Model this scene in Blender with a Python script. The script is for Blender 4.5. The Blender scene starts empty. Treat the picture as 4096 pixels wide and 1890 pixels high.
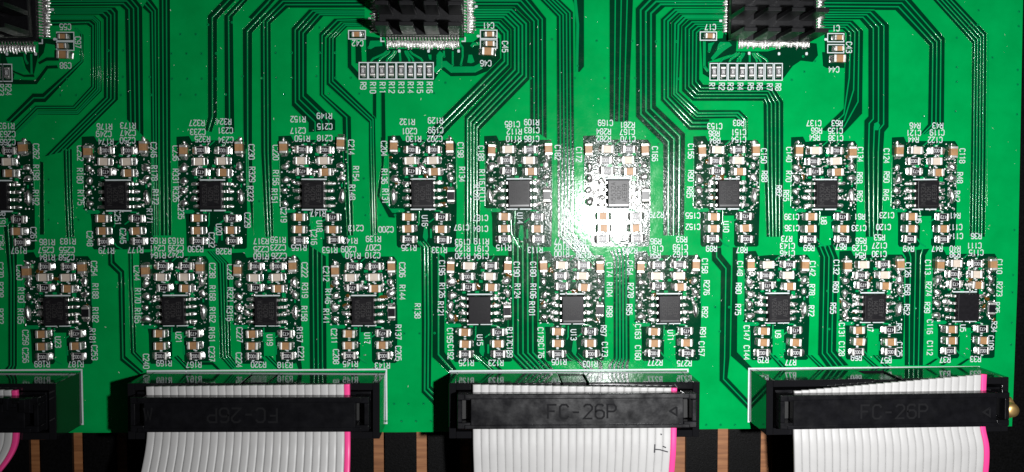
import bpy, bmesh, math, random
import numpy as np
from mathutils import Vector, Matrix

# ------------------------------------------------------------------ camera, world, light, exposure
MM = 0.001
F_PX, RX, RY, RZ, CAM_H = 3718.45, -0.0461544, -0.0342399, -0.00043523, 159.13   # millimetres
scene = bpy.context.scene
COL = scene.collection

def rot3(rx, ry, rz):
    cx, sx, cy, sy, cz, sz = math.cos(rx), math.sin(rx), math.cos(ry), math.sin(ry), math.cos(rz), math.sin(rz)
    return (np.array([[cz, -sz, 0], [sz, cz, 0], [0, 0, 1]]) @ np.array([[cy, 0, sy], [0, 1, 0], [-sy, 0, cy]])
            @ np.array([[1, 0, 0], [0, cx, -sx], [0, sx, cx]]))
CAM_R = rot3(RX, RY, RZ)

def P(u, v, z=0.0):
    """photo pixel (4096 wide) to a point in millimetres on the level z; the board's face is z = 0"""
    d = CAM_R @ np.array([(u - 2048) / F_PX, -(v - 945) / F_PX, -1.0])
    t = (z - CAM_H) / d[2]
    return Vector((d[0] * t, d[1] * t, z))

cam_data = bpy.data.cameras.new('camera')
cam_data.sensor_fit = 'HORIZONTAL'
cam_data.sensor_width = 36.0
cam_data.lens = F_PX / 4096 * 36.0
cam_data.clip_start = 0.005
cam_data.clip_end = 5.0
cam = bpy.data.objects.new('camera', cam_data)
COL.objects.link(cam)
cam.matrix_world = Matrix.Translation((0, 0, CAM_H * MM)) @ Matrix([list(r) for r in CAM_R]).to_4x4()
scene.camera = cam

world = bpy.data.worlds.new('World')
scene.world = world
world.use_nodes = True
world.node_tree.nodes['Background'].inputs[0].default_value = (0.9, 0.95, 1.0, 1)
world.node_tree.nodes['Background'].inputs[1].default_value = 0.008

flash_data = bpy.data.lights.new('phone_flash', 'AREA')
flash_data.shape = 'DISK'
flash_data.size = 0.006
flash_data.energy = 0.20
flash_data.color = (1.0, 1.0, 1.0)
flash = bpy.data.objects.new('phone_flash', flash_data)
flash.location = (0.0415, -0.0055, 0.152)
flash_data.spread = math.radians(122)
flash.rotation_euler = (Vector((0.054, -0.018, 0)) - Vector(flash.location)).to_track_quat('-Z', 'Y').to_euler()
COL.objects.link(flash)

scene.view_settings.view_transform = 'Standard'
scene.view_settings.look = 'None'
scene.view_settings.exposure = 0.0
scene.view_settings.gamma = 1.0
scene.render.engine = 'CYCLES'
scene.cycles.use_denoising = True
scene.cycles.max_bounces = 6
scene.cycles.sample_clamp_indirect = 4.0

rng = random.Random(7)
K = 1.8877
TX = {'1': 0, '2': 1024, '3': 2048, '4': 3072}
TY = {'A': 0, 'B': 500, 'C': 900}
def T(tile, u, v):
    return TX[tile[1]] + u / K, TY[tile[0]] + v / K
TMM = 1 / K / 23.37          # one tile pixel in millimetres on the board

# ------------------------------------------------------------------ materials
def new_mat(name):
    m = bpy.data.materials.new(name)
    m.use_nodes = True
    nt = m.node_tree
    return m, nt, nt.nodes['Principled BSDF']
def node(nt, t, **kw):
    n = nt.nodes.new(t)
    for k, v in kw.items():
        if k in n.inputs: n.inputs[k].default_value = v
        else: setattr(n, k, v)
    return n
def noise(nt, scale, detail=3.0, rough=0.6, distort=0.0):
    tc = node(nt, 'ShaderNodeNewGeometry')
    n = node(nt, 'ShaderNodeTexNoise')
    n.inputs['Scale'].default_value = scale
    n.inputs['Detail'].default_value = detail
    n.inputs['Roughness'].default_value = rough
    n.inputs['Distortion'].default_value = distort
    nt.links.new(tc.outputs['Position'], n.inputs['Vector'])
    return n
def ramp(nt, src, stops):
    r = node(nt, 'ShaderNodeValToRGB')
    el = r.color_ramp.elements
    while len(el) < len(stops): el.new(0.5)
    for e, (p, c) in zip(el, stops):
        e.position = p
        e.color = (c, c, c, 1) if isinstance(c, (int, float)) else (*c, 1)
    nt.links.new(src, r.inputs[0])
    return r
def bump(nt, b, src, strength, dist):
    n = node(nt, 'ShaderNodeBump')
    n.inputs['Strength'].default_value = strength
    n.inputs['Distance'].default_value = dist
    nt.links.new(src, n.inputs['Height'])
    nt.links.new(n.outputs[0], b.inputs['Normal'])
def simple(name, col, rough=0.4, metal=0.0, spec=0.5, var=0.0, vscale=900, bump_s=0.0, bscale=2500, bdist=2e-5, rvar=0.0):
    m, nt, b = new_mat(name)
    b.inputs['Base Color'].default_value = (*col, 1)
    b.inputs['Roughness'].default_value = rough
    b.inputs['Metallic'].default_value = metal
    b.inputs['Specular IOR Level'].default_value = spec
    if var:
        n = noise(nt, vscale)
        r = ramp(nt, n.outputs[0], [(0.3, tuple(c * (1 - var) for c in col)), (0.7, tuple(min(1, c * (1 + var)) for c in col))])
        nt.links.new(r.outputs[0], b.inputs['Base Color'])
    if rvar:
        n = noise(nt, vscale * 0.7, 4)
        r = ramp(nt, n.outputs[0], [(0.3, max(0.03, rough - rvar)), (0.7, min(1, rough + rvar))])
        nt.links.new(r.outputs[0], b.inputs['Roughness'])
    if bump_s:
        n = noise(nt, bscale, 3)
        bump(nt, b, n.outputs[0], bump_s, bdist)
    return m

def mask_material(name, c0, c1, rough=0.105, bs=0.45, bscale=1300, spec=0.16):
    """glossy solder mask with faint waviness and streaks of flux"""
    m, nt, b = new_mat(name)
    n = noise(nt, 160, 4, 0.6)
    r = ramp(nt, n.outputs[0], [(0.25, c0), (0.75, c1)])
    nt.links.new(r.outputs[0], b.inputs['Base Color'])
    n2 = noise(nt, 420, 5, 0.65, 0.4)
    r2 = ramp(nt, n2.outputs[0], [(0.3, rough - 0.03), (0.72, rough + 0.05)])
    nt.links.new(r2.outputs[0], b.inputs['Roughness'])
    n3 = noise(nt, bscale, 4, 0.65)
    bump(nt, b, n3.outputs[0], bs, 3e-5)
    b.inputs['Specular IOR Level'].default_value = spec
    return m

M = {}
M['pour'] = mask_material('green solder mask over copper', (0.0, 0.225, 0.046), (0.0, 0.295, 0.064))
M['dark'] = mask_material('green solder mask over laminate', (0.0, 0.024, 0.009), (0.0, 0.033, 0.012), 0.12, 0.75, 1900, 0.2)
M['trace'] = mask_material('green solder mask over trace', (0.0, 0.20, 0.055), (0.0, 0.24, 0.065), 0.12, spec=0.32)
M['edge'] = simple('board edge laminate', (0.005, 0.07, 0.03), 0.6, var=0.3)
M['silk'] = simple('white silkscreen ink', (0.52, 0.57, 0.58), 0.5, spec=0.2, var=0.08, vscale=3000)
M['solder'] = simple('solder', (0.80, 0.79, 0.775), 0.36, 1.0, var=0.14, vscale=1800, bump_s=0.85, bscale=2200, bdist=9e-5, rvar=0.14)
M['tin'] = simple('tinned lead', (0.80, 0.79, 0.76), 0.33, 1.0, var=0.1, vscale=2500, bump_s=0.3, bscale=3200, bdist=3e-5, rvar=0.1)
M['endcap'] = simple('capacitor end metal', (0.72, 0.70, 0.67), 0.45, 0.85, var=0.15, vscale=2500, bump_s=0.3, bscale=3000, bdist=3e-5, rvar=0.1)
M['ceramic'] = simple('tan ceramic', (0.34, 0.19, 0.09), 0.4, spec=0.2, var=0.16, vscale=1300)
M['white_ceramic'] = simple('off white ceramic', (0.56, 0.48, 0.40), 0.45, spec=0.2, var=0.08, vscale=1500)
M['alumina'] = simple('grey alumina', (0.25, 0.25, 0.25), 0.5)
M['resist'] = simple('black resistor glaze', (0.008, 0.008, 0.010), 0.3, spec=0.2)
M['ink'] = simple('pale resistor numbers', (0.52, 0.52, 0.52), 0.5)
M['epoxy'] = simple('black moulded epoxy', (0.010, 0.0095, 0.011), 0.33, spec=0.13, var=0.2, vscale=2000, bump_s=0.2, bscale=5200, bdist=2e-5)
M['laser'] = simple('laser engraved epoxy', (0.040, 0.039, 0.039), 0.6, spec=0.2)
M['groove'] = simple('polished groove in epoxy', (0.012, 0.011, 0.012), 0.3)
M['anodised'] = simple('black anodised aluminium', (0.006, 0.006, 0.007), 0.32, 0.0, 0.36, var=0.3, vscale=3000, bump_s=0.2, bscale=6000, bdist=1.5e-5)
M['shroud'] = simple('glossy black header plastic', (0.006, 0.006, 0.007), 0.09, 0.0, 0.6, bump_s=0.05, bscale=700, bdist=4e-5, rvar=0.04)
M['socket'] = simple('black socket plastic', (0.0045, 0.0045, 0.0055), 0.23, 0.0, 0.38, var=0.3, vscale=700, bump_s=0.24, bscale=1400, bdist=2.5e-5, rvar=0.06)
M['deboss'] = simple('rough sunk lettering', (0.0085, 0.0085, 0.0095), 0.7, spec=0.06)
M['wire_white'] = simple('white ribbon insulation', (0.44, 0.435, 0.43), 0.42, var=0.04, vscale=300)
M['wire_pink'] = simple('pink ribbon insulation', (0.80, 0.055, 0.25), 0.38)
M['marker'] = simple('black marker ink', (0.02, 0.02, 0.025), 0.6)
M['brass'] = simple('brass', (0.72, 0.47, 0.18), 0.42, 0.9, bump_s=0.2, bscale=1500)
M['dust'] = simple('pale dust', (0.75, 0.75, 0.72), 0.45)
M['flux'] = simple('amber flux residue', (0.10, 0.045, 0.008), 0.14, spec=0.5)
M['gap_shade'] = simple('painted gap shade', (0.003, 0.003, 0.003), 0.7)  # near-black colour standing in for the shade inside header and cover windows

def powder_coat():
    m, nt, b = new_mat('black powder coat')
    n = noise(nt, 2600, 3)
    r = ramp(nt, n.outputs[0], [(0.35, (0.0012, 0.0012, 0.0012)), (0.72, (0.004, 0.004, 0.0043)), (0.82, (0.02, 0.02, 0.021))])
    nt.links.new(r.outputs[0], b.inputs['Base Color'])
    b.inputs['Roughness'].default_value = 0.4
    b.inputs['Specular IOR Level'].default_value = 0.12
    n2 = noise(nt, 5200, 2)
    bump(nt, b, n2.outputs[0], 0.6, 5e-5)
    return m
def wood():
    m, nt, b = new_mat('brown wood grain')
    g = node(nt, 'ShaderNodeNewGeometry')
    mp = node(nt, 'ShaderNodeMapping')
    mp.inputs['Scale'].default_value = (1, 12, 1)
    nt.links.new(g.outputs['Position'], mp.inputs['Vector'])
    n = node(nt, 'ShaderNodeTexNoise')
    n.inputs['Scale'].default_value = 130
    n.inputs['Detail'].default_value = 5
    nt.links.new(mp.outputs[0], n.inputs['Vector'])
    r = ramp(nt, n.outputs[0], [(0.3, (0.15, 0.055, 0.018)), (0.55, (0.25, 0.10, 0.036)), (0.75, (0.31, 0.14, 0.055))])
    nt.links.new(r.outputs[0], b.inputs['Base Color'])
    b.inputs['Roughness'].default_value = 0.5
    return m
M['powder'] = powder_coat()
M['wood'] = wood()

# ------------------------------------------------------------------ mesh helpers (all lengths in millimetres)
def link(name, mesh, parent=None, loc=(0, 0, 0), rz=0.0, scale=None, kind=None, label=None, cat=None, group=None):
    o = bpy.data.objects.new(name, mesh)
    COL.objects.link(o)
    o.location = (loc[0] * MM, loc[1] * MM, loc[2] * MM)
    o.rotation_euler = (0, 0, rz)
    if scale: o.scale = scale
    if parent: o.parent = parent
    if kind: o['kind'] = kind
    if label: o['label'] = label
    if cat: o['category'] = cat
    if group: o['group'] = group
    return o
class MB:
    """collects vertices and faces of one mesh"""
    def __init__(s): s.v, s.f, s.m = [], [], []
    def add(s, vs, fs, mi=0):
        n = len(s.v); s.v += [tuple(v) for v in vs]
        s.f += [tuple(i + n for i in f) for f in fs]; s.m += [mi] * len(fs)
    def box(s, x0, x1, y0, y1, z0, z1, mi=0, taper=0.0):
        t = taper
        s.add([(x0, y0, z0), (x1, y0, z0), (x1, y1, z0), (x0, y1, z0),
               (x0 + t, y0 + t, z1), (x1 - t, y0 + t, z1), (x1 - t, y1 - t, z1), (x0 + t, y1 - t, z1)],
              [(3, 2, 1, 0), (4, 5, 6, 7), (0, 1, 5, 4), (1, 2, 6, 5), (2, 3, 7, 6), (3, 0, 4, 7)], mi)
    def mesh(s, name, mats, smooth=False, bevel=0.0, segs=2):
        me = bpy.data.meshes.new(name)
        me.from_pydata([(x * MM, y * MM, z * MM) for x, y, z in s.v], [], s.f)
        for m in (mats if isinstance(mats, (list, tuple)) else [mats]): me.materials.append(M[m])
        me.polygons.foreach_set('material_index', s.m)
        me.update()
        if bevel:
            bm = bmesh.new(); bm.from_mesh(me)
            ed = [e for e in bm.edges if len(e.link_faces) == 2 and e.calc_face_angle(0) > 0.6]
            bmesh.ops.bevel(bm, geom=ed, offset=bevel * MM, segments=segs, affect='EDGES', profile=0.5, clamp_overlap=True)
            bm.to_mesh(me); bm.free()
        if smooth:
            me.polygons.foreach_set('use_smooth', [True] * len(me.polygons))
        return me

def offset_line(pts, d):
    """mitred offset of an open polyline by d"""
    n = len(pts); out = []
    dirs = []
    for i in range(n - 1):
        a, b = pts[i], pts[i + 1]
        l = math.hypot(b[0] - a[0], b[1] - a[1]) or 1e-9
        dirs.append(((b[0] - a[0]) / l, (b[1] - a[1]) / l))
    for i in range(n):
        d0 = dirs[max(i - 1, 0)]; d1 = dirs[min(i, n - 2)]
        nx, ny = -(d0[1] + d1[1]), d0[0] + d1[0]
        l = math.hypot(nx, ny)
        if l < 0.3: nx, ny, l = -d1[1], d1[0], 1.0
        nx, ny = nx / l, ny / l
        c = max(0.5, nx * -d1[1] + ny * d1[0])
        out.append((pts[i][0] + nx * d / c, pts[i][1] + ny * d / c))
    return out
def ribbon(mb, pts, w, z, mi=0):
    a, b = offset_line(pts, w / 2), offset_line(pts, -w / 2)
    n = len(pts)
    mb.add([(x, y, z) for x, y in a] + [(x, y, z) for x, y in b], [(i, n + i, n + i + 1, i + 1) if False else (i + n, i + n + 1, i + 1, i) for i in range(n - 1)], mi)
def ridge(mb, pts, w, z0, z1, mi=0):
    """a raised trace: steep flanks and a gently domed top, as the mask flows over copper"""
    h = w / 2
    prof = [(h + .03, z0), (h, z1 - .020), (h * .8, z1 - .011), (h * .45, z1 - .003), (0, z1), (-h * .45, z1 - .003), (-h * .8, z1 - .011), (-h, z1 - .020), (-h - .03, z0)]
    n = len(pts); vs = []
    for d, z in prof: vs += [(x, y, z) for x, y in offset_line(pts, d)]
    fs = [((k + 1) * n + i, (k + 1) * n + i + 1, k * n + i + 1, k * n + i) for k in range(len(prof) - 1) for i in range(n - 1)]
    mb.add(vs, fs, mi)

# ------------------------------------------------------------------ stroke lettering
G = {
 '0': [[(1,0),(3,0),(4,1),(4,5),(3,6),(1,6),(0,5),(0,1),(1,0)]],
 '1': [[(.9,4.9),(2.2,6),(2.2,0)]],
 '2': [[(0,5),(1,6),(3,6),(4,5),(4,4),(0,0),(4.1,0)]],
 '3': [[(0,5.2),(1,6),(3,6),(4,5),(4,4.1),(3,3.2),(4,2.3),(4,1),(3,0),(1,0),(0,.8)],[(1.4,3.2),(3,3.2)]],
 '4': [[(3,0),(3,6),(0,2),(4.2,2)]],
 '5': [[(3.8,6),(.4,6),(.1,3.3),(1,3.8),(3,3.8),(4,2.8),(4,1),(3,0),(1,0),(0,.8)]],
 '6': [[(3.7,5.3),(3,6),(1,6),(0,5),(0,1),(1,0),(3,0),(4,1),(4,2.6),(3,3.5),(1,3.5),(0,2.7)]],
 '7': [[(0,6),(4,6),(1.5,0)]],
 '8': [[(1,3.2),(0,4),(0,5),(1,6),(3,6),(4,5),(4,4),(3,3.2),(1,3.2),(0,2.3),(0,1),(1,0),(3,0),(4,1),(4,2.3),(3,3.2)]],
 '9': [[(.3,.7),(1,0),(3,0),(4,1),(4,5),(3,6),(1,6),(0,5),(0,3.4),(1,2.5),(3,2.5),(4,3.3)]],
 'C': [[(4,4.8),(3.8,5.2),(3,6),(1,6),(0,5),(0,1),(1,0),(3,0),(3.8,.8),(4,1.2)]],
 'R': [[(0,0),(0,6),(3,6),(4,5),(4,3.9),(3,3),(0.3,3)],[(1.8,3),(4.1,0)]],
 'U': [[(0,6),(0,1),(1,0),(3,0),(4,1),(4,6)]],
 'F': [[(0,0),(0,6),(4,6)],[(0,3.2),(3.2,3.2)]],
 'P': [[(0,0),(0,6),(3,6),(4,5),(4,3.9),(3,3),(0.3,3)]],
 '-': [[(0.4,2.7),(3.4,2.7)]],
 'N': [[(0,0),(0,6),(4,0),(4,6)]],
 'A': [[(0,0),(2,6),(4,0)],[(.8,2),(3.2,2)]],
 'E': [[(4,6),(0,6),(0,0),(4,0)],[(0,3.1),(3.2,3.1)]],
 'M': [[(0,0),(0,6),(2,2.5),(4,6),(4,0)]],
 'W': [[(0,6),(1,0),(2,4.5),(3,0),(4,6)]],
 'K': [[(0,0),(0,6)],[(4,6),(0.3,2.6),(4,0)]],
 '<': [[(4,5.4),(0,3),(4,.6),(4,5.2)]],
 '*': [[(.3,3.2),(1.4,3.4),(1.2,5.6),(3.4,5.4),(3.1,3.4),(4.2,2.6),(2.6,1.6),(2.4,.2),(1.6,1.6),(.3,3.2)]],
}
def text_mesh(s, h, stroke, mat, adv=0.66, wid=0.46, name='lettering', raise_=0.0):
    """lettering h millimetres tall, centred on its origin, as flat ink ribbons"""
    mb = MB(); k = h / 6; total = (len(s) - 1) * adv * h + wid * h * (4 / 4)
    z = 0.0
    for i, ch in enumerate(s):
        for st in G.get(ch, []):
            pts = [(-total / 2 + i * adv * h + x / 4 * wid * h, (y - 3) * k) for x, y in st]
            a, b = pts[0], pts[1]                          # lengthen the open ends a little
            ribbon(mb, pts, stroke, z); z += 0.0015
    return mb.mesh(name, mat)
_tm = {}
def text(s, h, stroke, mat, **kw):
    key = (s, h, stroke, mat)
    if key not in _tm: _tm[key] = text_mesh(s, h, stroke, mat, **kw)
    return _tm[key]

# ------------------------------------------------------------------ setting: table and chassis floor
FLOOR_Z = -8.0
def build_setting():
    mb = MB(); mb.box(-170, 170, -130, 110, FLOOR_Z - 8, FLOOR_Z - 0.9)
    link('table_top', mb.mesh('table_top', 'wood'), kind='structure', label='brown wooden table showing through the slots of the black floor', cat='table')
    mb = MB()
    x_slots = [P(120 + 172.1 * k + 20, 1810, FLOOR_Z).x for k in range(-3, 23)]
    w = 1.05
    x = -165
    edges = []
    for xs in x_slots:
        edges.append((x, xs - w)); x = xs + w
    edges.append((x, 165))
    for a, b in edges: mb.box(a, b, -99.99, -10.01, FLOOR_Z - 0.8, FLOOR_Z)
    mb.box(-165, 165, -120, -100, FLOOR_Z - 0.8, FLOOR_Z)
    mb.box(-165, 165, -10, 100, FLOOR_Z - 0.8, FLOOR_Z)
    link('chassis_floor', mb.mesh('chassis_floor', 'powder'), kind='structure', label='black powder-coated slotted metal floor under the circuit board', cat='floor')
build_setting()

# ------------------------------------------------------------------ the circuit board
board = link('circuit_board', None, label='green printed circuit board crowded with small soldered parts and white printing', cat='circuit board')

def build_slab():
    pts = [(-320, -260), (4104, -260), (4092, 0), (4080, 630), (4070, 1130), (4055, 1530), (4048, 1706), (2893, 1717), (1600, 1730), (330, 1732), (-320, 1733)]
    pp = [P(*p) for p in pts]
    n = len(pp); mb = MB()
    mb.add([(p.x, p.y, 0) for p in pp], [tuple(range(n))[::-1]], 0)
    mb.add([(p.x, p.y, 0) for p in pp] + [(p.x, p.y, -1.6) for p in pp],
           [(i, (i + 1) % n, n + (i + 1) % n, n + i) for i in range(n)] + [tuple(range(n, 2 * n))], 1)
    link('substrate', mb.mesh('substrate', ['pour', 'edge']), board)
build_slab()

DARK, TRACE, PATCH, LIP = MB(), MB(), MB(), MB()
zi = [0]
def dark_poly(pp):
    """an opening in the copper, as the darker laminate under the mask"""
    z = 0.004 + zi[0] * 0.00045; zi[0] += 1
    a = sum(pp[i][0] * pp[(i + 1) % len(pp)][1] - pp[(i + 1) % len(pp)][0] * pp[i][1] for i in range(len(pp)))
    if a < 0: pp = pp[::-1]
    DARK.add([(p[0], p[1], z) for p in pp], [tuple(range(len(pp)))])
pi = [0]
def patch_poly(pp):
    z = 0.082 + pi[0] * 0.0003; pi[0] = (pi[0] + 1) % 60
    a = sum(pp[i][0] * pp[(i + 1) % len(pp)][1] - pp[(i + 1) % len(pp)][0] * pp[i][1] for i in range(len(pp)))
    if a < 0: pp = pp[::-1]
    PATCH.add([(p[0], p[1], z) for p in pp], [tuple(range(len(pp)))])
def trace(pts, w):
    z = 0.076 + (len(TRACE.v) % 97) * 0.0002
    ridge(TRACE, pts, w, 0.02, z)
def B(tile, u, v): 
    p = P(*T(tile, u, v)); return (p.x, p.y)
def ch(tile, L, R, n=0, w=8.2, ts=None):
    """a dark channel between two edge lines with n traces running in it"""
    Lp = [B(tile, *p) for p in L]; Rp = [B(tile, *p) for p in R]
    dark_poly(Lp + Rp[::-1])
    for e in (Lp, Rp): ridge(LIP, e, .07, .002, .078 + (len(LIP.v) % 89) * 1e-4)      # rounded edge of the copper
    for t in (ts or [(i + 1) / (n + 1) for i in range(n)]):
        m = [(a[0] + (b[0] - a[0]) * t, a[1] + (b[1] - a[1]) * t) for a, b in zip(Lp, Rp)]
        trace(m, w * TMM)
def dk(tile, pts): dark_poly([B(tile, *p) for p in pts])
def tr(tile, pts, w=9.0): trace([B(tile, *p) for p in pts], w * TMM)
def pt(tile, pts): patch_poly([B(tile, *p) for p in pts])

# top left quarter
ch('A1', [(380,52),(905,48),(940,80),(955,900)], [(380,-30),(1010,-30),(1076,55),(1086,1035)], 3)
ch('A1', [(380,115),(745,115),(780,150),(780,735),(330,1185)], [(380,55),(870,55),(893,85),(893,755),(505,1140)], 3)
ch('A1', [(400,198),(655,190),(683,212),(683,650),(550,797),(268,797),(110,955),(20,1040)], [(380,150),(690,150),(722,180),(722,665),(568,828),(285,828),(140,975),(50,1060)], 1)
ch('A1', [(380,150),(690,150),(722,180),(722,668),(575,832),(285,835),(135,985),(60,1060)], [(380,118),(715,118),(765,165),(770,690),(592,870),(285,868),(165,990),(110,1045)], 2)
ch('A1', [(560,215),(600,255),(605,455),(320,705),(245,705),(40,910)], [(585,215),(633,265),(633,470),(345,775),(265,775),(100,930)], 1)
ch('A1', [(285,470),(350,432),(445,432)], [(300,490),(355,462),(445,462)])
ch('A1', [(98,530),(180,565),(255,560)], [(98,550),(180,585),(262,585)])
ch('A1', [(98,600),(265,605),(330,520),(350,495),(430,492)], [(98,640),(280,640),(345,550),(365,522),(440,520)])
dk('A1', [(290,290),(430,300),(440,345),(345,330),(330,400),(290,450),(290,400)])
dk('A1', [(0,400),(290,400),(285,440),(250,590),(195,520),(170,430),(60,450),(110,560),(95,640),(0,640)])
pt('A1', [(45,435),(165,430),(170,490),(200,540),(180,545),(120,545),(90,500),(60,480)])
tr('A1', [(185,405),(190,450),(205,480)], 14); tr('A1', [(235,410),(238,560)], 14)
ch('A1', [(1075,60),(1125,105),(1140,1150),(1150,1780)], [(1130,-20),(1195,70),(1198,1150),(1200,1780)], 2)
ch('A1', [(1198,-20),(1205,1150),(1212,1780)], [(1285,-20),(1290,1150),(1296,1780)], 2)
ch('A1', [(1700,-20),(1565,120),(1568,880),(1545,985)], [(1800,-20),(1640,150),(1640,880),(1600,1000)], 1)
ch('A1', [(1825,-20),(1690,120),(1695,1000)], [(1895,-20),(1760,130),(1772,1000)], 1)
ch('A1', [(2030,20),(1830,225),(1835,1000),(1840,1090)], [(2070,70),(1905,250),(1905,1090),(1915,1780)], 1)
ch('B1', [(300,275),(298,830)], [(330,285),(335,830)])
ch('B1', [(475,180),(485,500),(500,850)], [(545,185),(548,500),(562,850)], 2)
ch('B1', [(812,960),(815,1060),(888,1130),(893,1250)], [(865,950),(868,1030),(940,1100),(945,1250)], 1)
ch('B1', [(965,960),(965,1250)], [(1005,960),(1010,1250)], 1)
# top, second column
ch('A2', [(820,-15),(185,-15),(30,145),(36,1150),(70,1790)], [(820,62),(240,62),(112,180),(118,1150),(132,1790)], 2)
ch('A2', [(85,-20),(-60,130)], [(165,-20),(0,170)], 1)
ch('A2', [(820,72),(400,70),(265,215),(268,800),(395,928),(395,1000)], [(820,128),(510,125),(385,265),(385,705),(600,910),(600,985)], 3)
ch('A2', [(820,135),(590,140),(475,255),(478,722),(650,890),(655,1100),(690,1780)], [(820,165),(640,168),(522,285),(518,712),(718,885),(722,1100),(735,1780)], 1)
ch('A2', [(820,165),(650,168),(530,290),(530,640),(850,930),(850,1150),(866,1780)], [(820,205),(690,205),(605,290),(603,600),(900,890),(905,1150),(916,1780)], 2)
ch('A2', [(880,700),(880,880)], [(910,700),(910,900)])
ch('A2', [(943,700),(945,1040)], [(975,700),(980,1040)])
ch('B2', [(905,520),(1000,700),(1045,705)], [(930,520),(1030,662),(1060,664)])
ch('B2', [(940,95),(945,300),(910,540)], [(980,95),(965,300),(935,560)])
ch('A2', [(688,250),(690,510),(770,605)], [(720,320),(722,490),(775,548)])
ch('A2', [(748,322),(750,480)], [(795,322),(802,480)])
dk('A2', [(800,270),(960,290),(985,370),(1540,370),(1550,320),(1640,320),(1700,270),(1840,290),(1845,500),(1660,575),(1470,578),(1400,525),(1345,610),(775,605),(770,465),(835,470),(830,300)])
pt('A2', [(862,310),(950,308),(955,350),(900,355),(865,375),(850,360)])
tr('A2', [(1348,545),(1385,505),(1385,425),(1405,400)], 44); tr('A2', [(1370,490),(1430,485),(1480,528),(1650,526),(1700,500)], 44)
pt('A2', [(1605,415),(1632,415),(1650,470),(1625,480),(1595,475)])
pt('A2', [(1300,415),(1325,415),(1325,455),(1308,450)])
for i, (x0, x1) in enumerate([(990,865),(1010,925),(1045,985),(1060,1010),(1085,1090),(1125,1160),(1140,1190),(1160,1260)]):
    tr('A2', [(x0,385),(x0 + (x1 - x0) * .2,408),(x1 - (x1 - x0) * .15,445),(x1,468)], 14)
tr('A2', [(1418,385),(1420,425)], 13); tr('A2', [(1485,390),(1485,485)], 13); tr('A2', [(1545,340),(1560,360),(1560,430),(1548,485)], 13)
tr('A2', [(1625,355),(1640,335),(1690,330)], 22)
ch('A2', [(1640,215),(1800,215),(1850,270),(1850,440),(1290,1000),(1290,1040)], [(1640,150),(1850,150),(1925,225),(1925,510),(1480,955),(1400,1045)], 2, 11)
ch('A2', [(1640,150),(1850,150),(1925,225),(1925,510),(1572,880),(1572,1840)], [(1640,55),(1950,55),(2068,170),(2068,600),(1690,985),(1690,1840)], 4, 11)
ch('A2', [(1640,55),(1950,55),(2068,170),(2068,960)], [(1640,-40),(2050,-40),(2192,140),(2196,1050)], 3)
# top, third column
ch('A3', [(190,-20),(335,130),(340,1150),(345,1790),(600,2030)], [(345,-20),(462,92),(470,1150),(470,1760),(650,1960)], 4)
ch('A3', [(446,-20),(475,50),(478,545)], [(545,-20),(545,505),(512,545)], ts=[0.3], w=20)
ch('A3', [(735,-20),(735,920)], [(915,-20),(880,920)][:1] + [(880,920)], 3)
ch('A3', [(1610,-30),(1020,-30),(932,65),(935,885),(1140,1090),(1140,1780)], [(1610,55),(1155,55),(1088,115),(1088,800),(1308,1010),(1300,1780)], 3, 12)
ch('A3', [(1610,60),(1215,60),(1122,145),(1122,760),(1335,985),(1478,985)], [(1610,108),(1270,108),(1205,172),(1205,725),(1378,900),(1490,900)], 2, 12)
ch('A3', [(1610,108),(1270,108),(1205,172),(1205,725),(1385,900),(1680,895),(1740,950),(1740,1040)], [(1610,150),(1330,150),(1282,200),(1260,690),(1415,832),(1720,832),(1780,890),(1780,1040)], 2, 12)
ch('A3', [(1610,150),(1335,150),(1282,200),(1282,690),(1362,765),(1895,765),(1897,800),(1900,1150),(1920,1790)], [(1610,235),(1450,235),(1420,260),(1415,600),(1445,640),(1965,640),(2050,770),(2050,1150),(2045,1790)], 4)
dk('A3', [(1425,305),(1590,290),(1600,240),(1640,300),(1700,290),(1690,400),(1480,470),(1490,590),(1440,560)])
pt('A3', [(1570,318),(1640,320),(1660,345),(1600,385),(1515,460),(1500,440),(1545,385),(1555,340)])
pt('A3', [(1480,330),(1530,320),(1510,350),(1495,395),(1480,385)])
tr('A3', [(1452,315),(1452,505),(1480,540)], 20)
dk('A3', [(1690,390),(1930,390),(2200,320),(2300,330),(2310,420),(2270,470),(2180,460),(2120,500),(2060,580),(2035,610),(1490,600),(1490,470),(1560,470)])
for i, (x0, x1) in enumerate([(1700,1570),(1718,1640),(1740,1700),(1755,1722),(1795,1795),(1815,1850),(1830,1880),(1850,1930)]):
    tr('A3', [(x0,400),(x0 + (x1 - x0) * .2,418),(x1 - (x1 - x0) * .15,450),(x1,472)], 14)
# top right quarter
ch('A4', [(395,75),(960,80),(1215,345),(1205,940),(1140,1020)], [(395,-30),(1060,-30),(1336,290),(1330,960),(1230,1010)], 3)
ch('A4', [(1215,-30),(1540,330),(1530,1150),(1520,1790)], [(1385,-30),(1650,250),(1645,1150),(1638,1790)], 4)
tr('A4', [(1665,265),(1660,900),(1652,1560)], 4)
ch('A4', [(395,150),(690,150),(755,225),(755,880),(725,912),(722,1150),(735,1790)], [(395,75),(800,75),(915,190),(912,960),(880,1000),(870,1150),(860,1790)], 3)
ch('A4', [(395,232),(560,225),(592,255),(580,500),(570,820),(400,985)], [(395,150),(640,155),(720,235),(712,860),(580,1000),(570,1010)], 3)
pt('A4', [(800,935),(830,920),(845,950),(830,985),(800,985)])
dk('A4', [(408,395),(600,400),(600,515),(440,515),(415,500)])
dk('A4', [(425,250),(580,240),(590,420),(430,420)])
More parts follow.
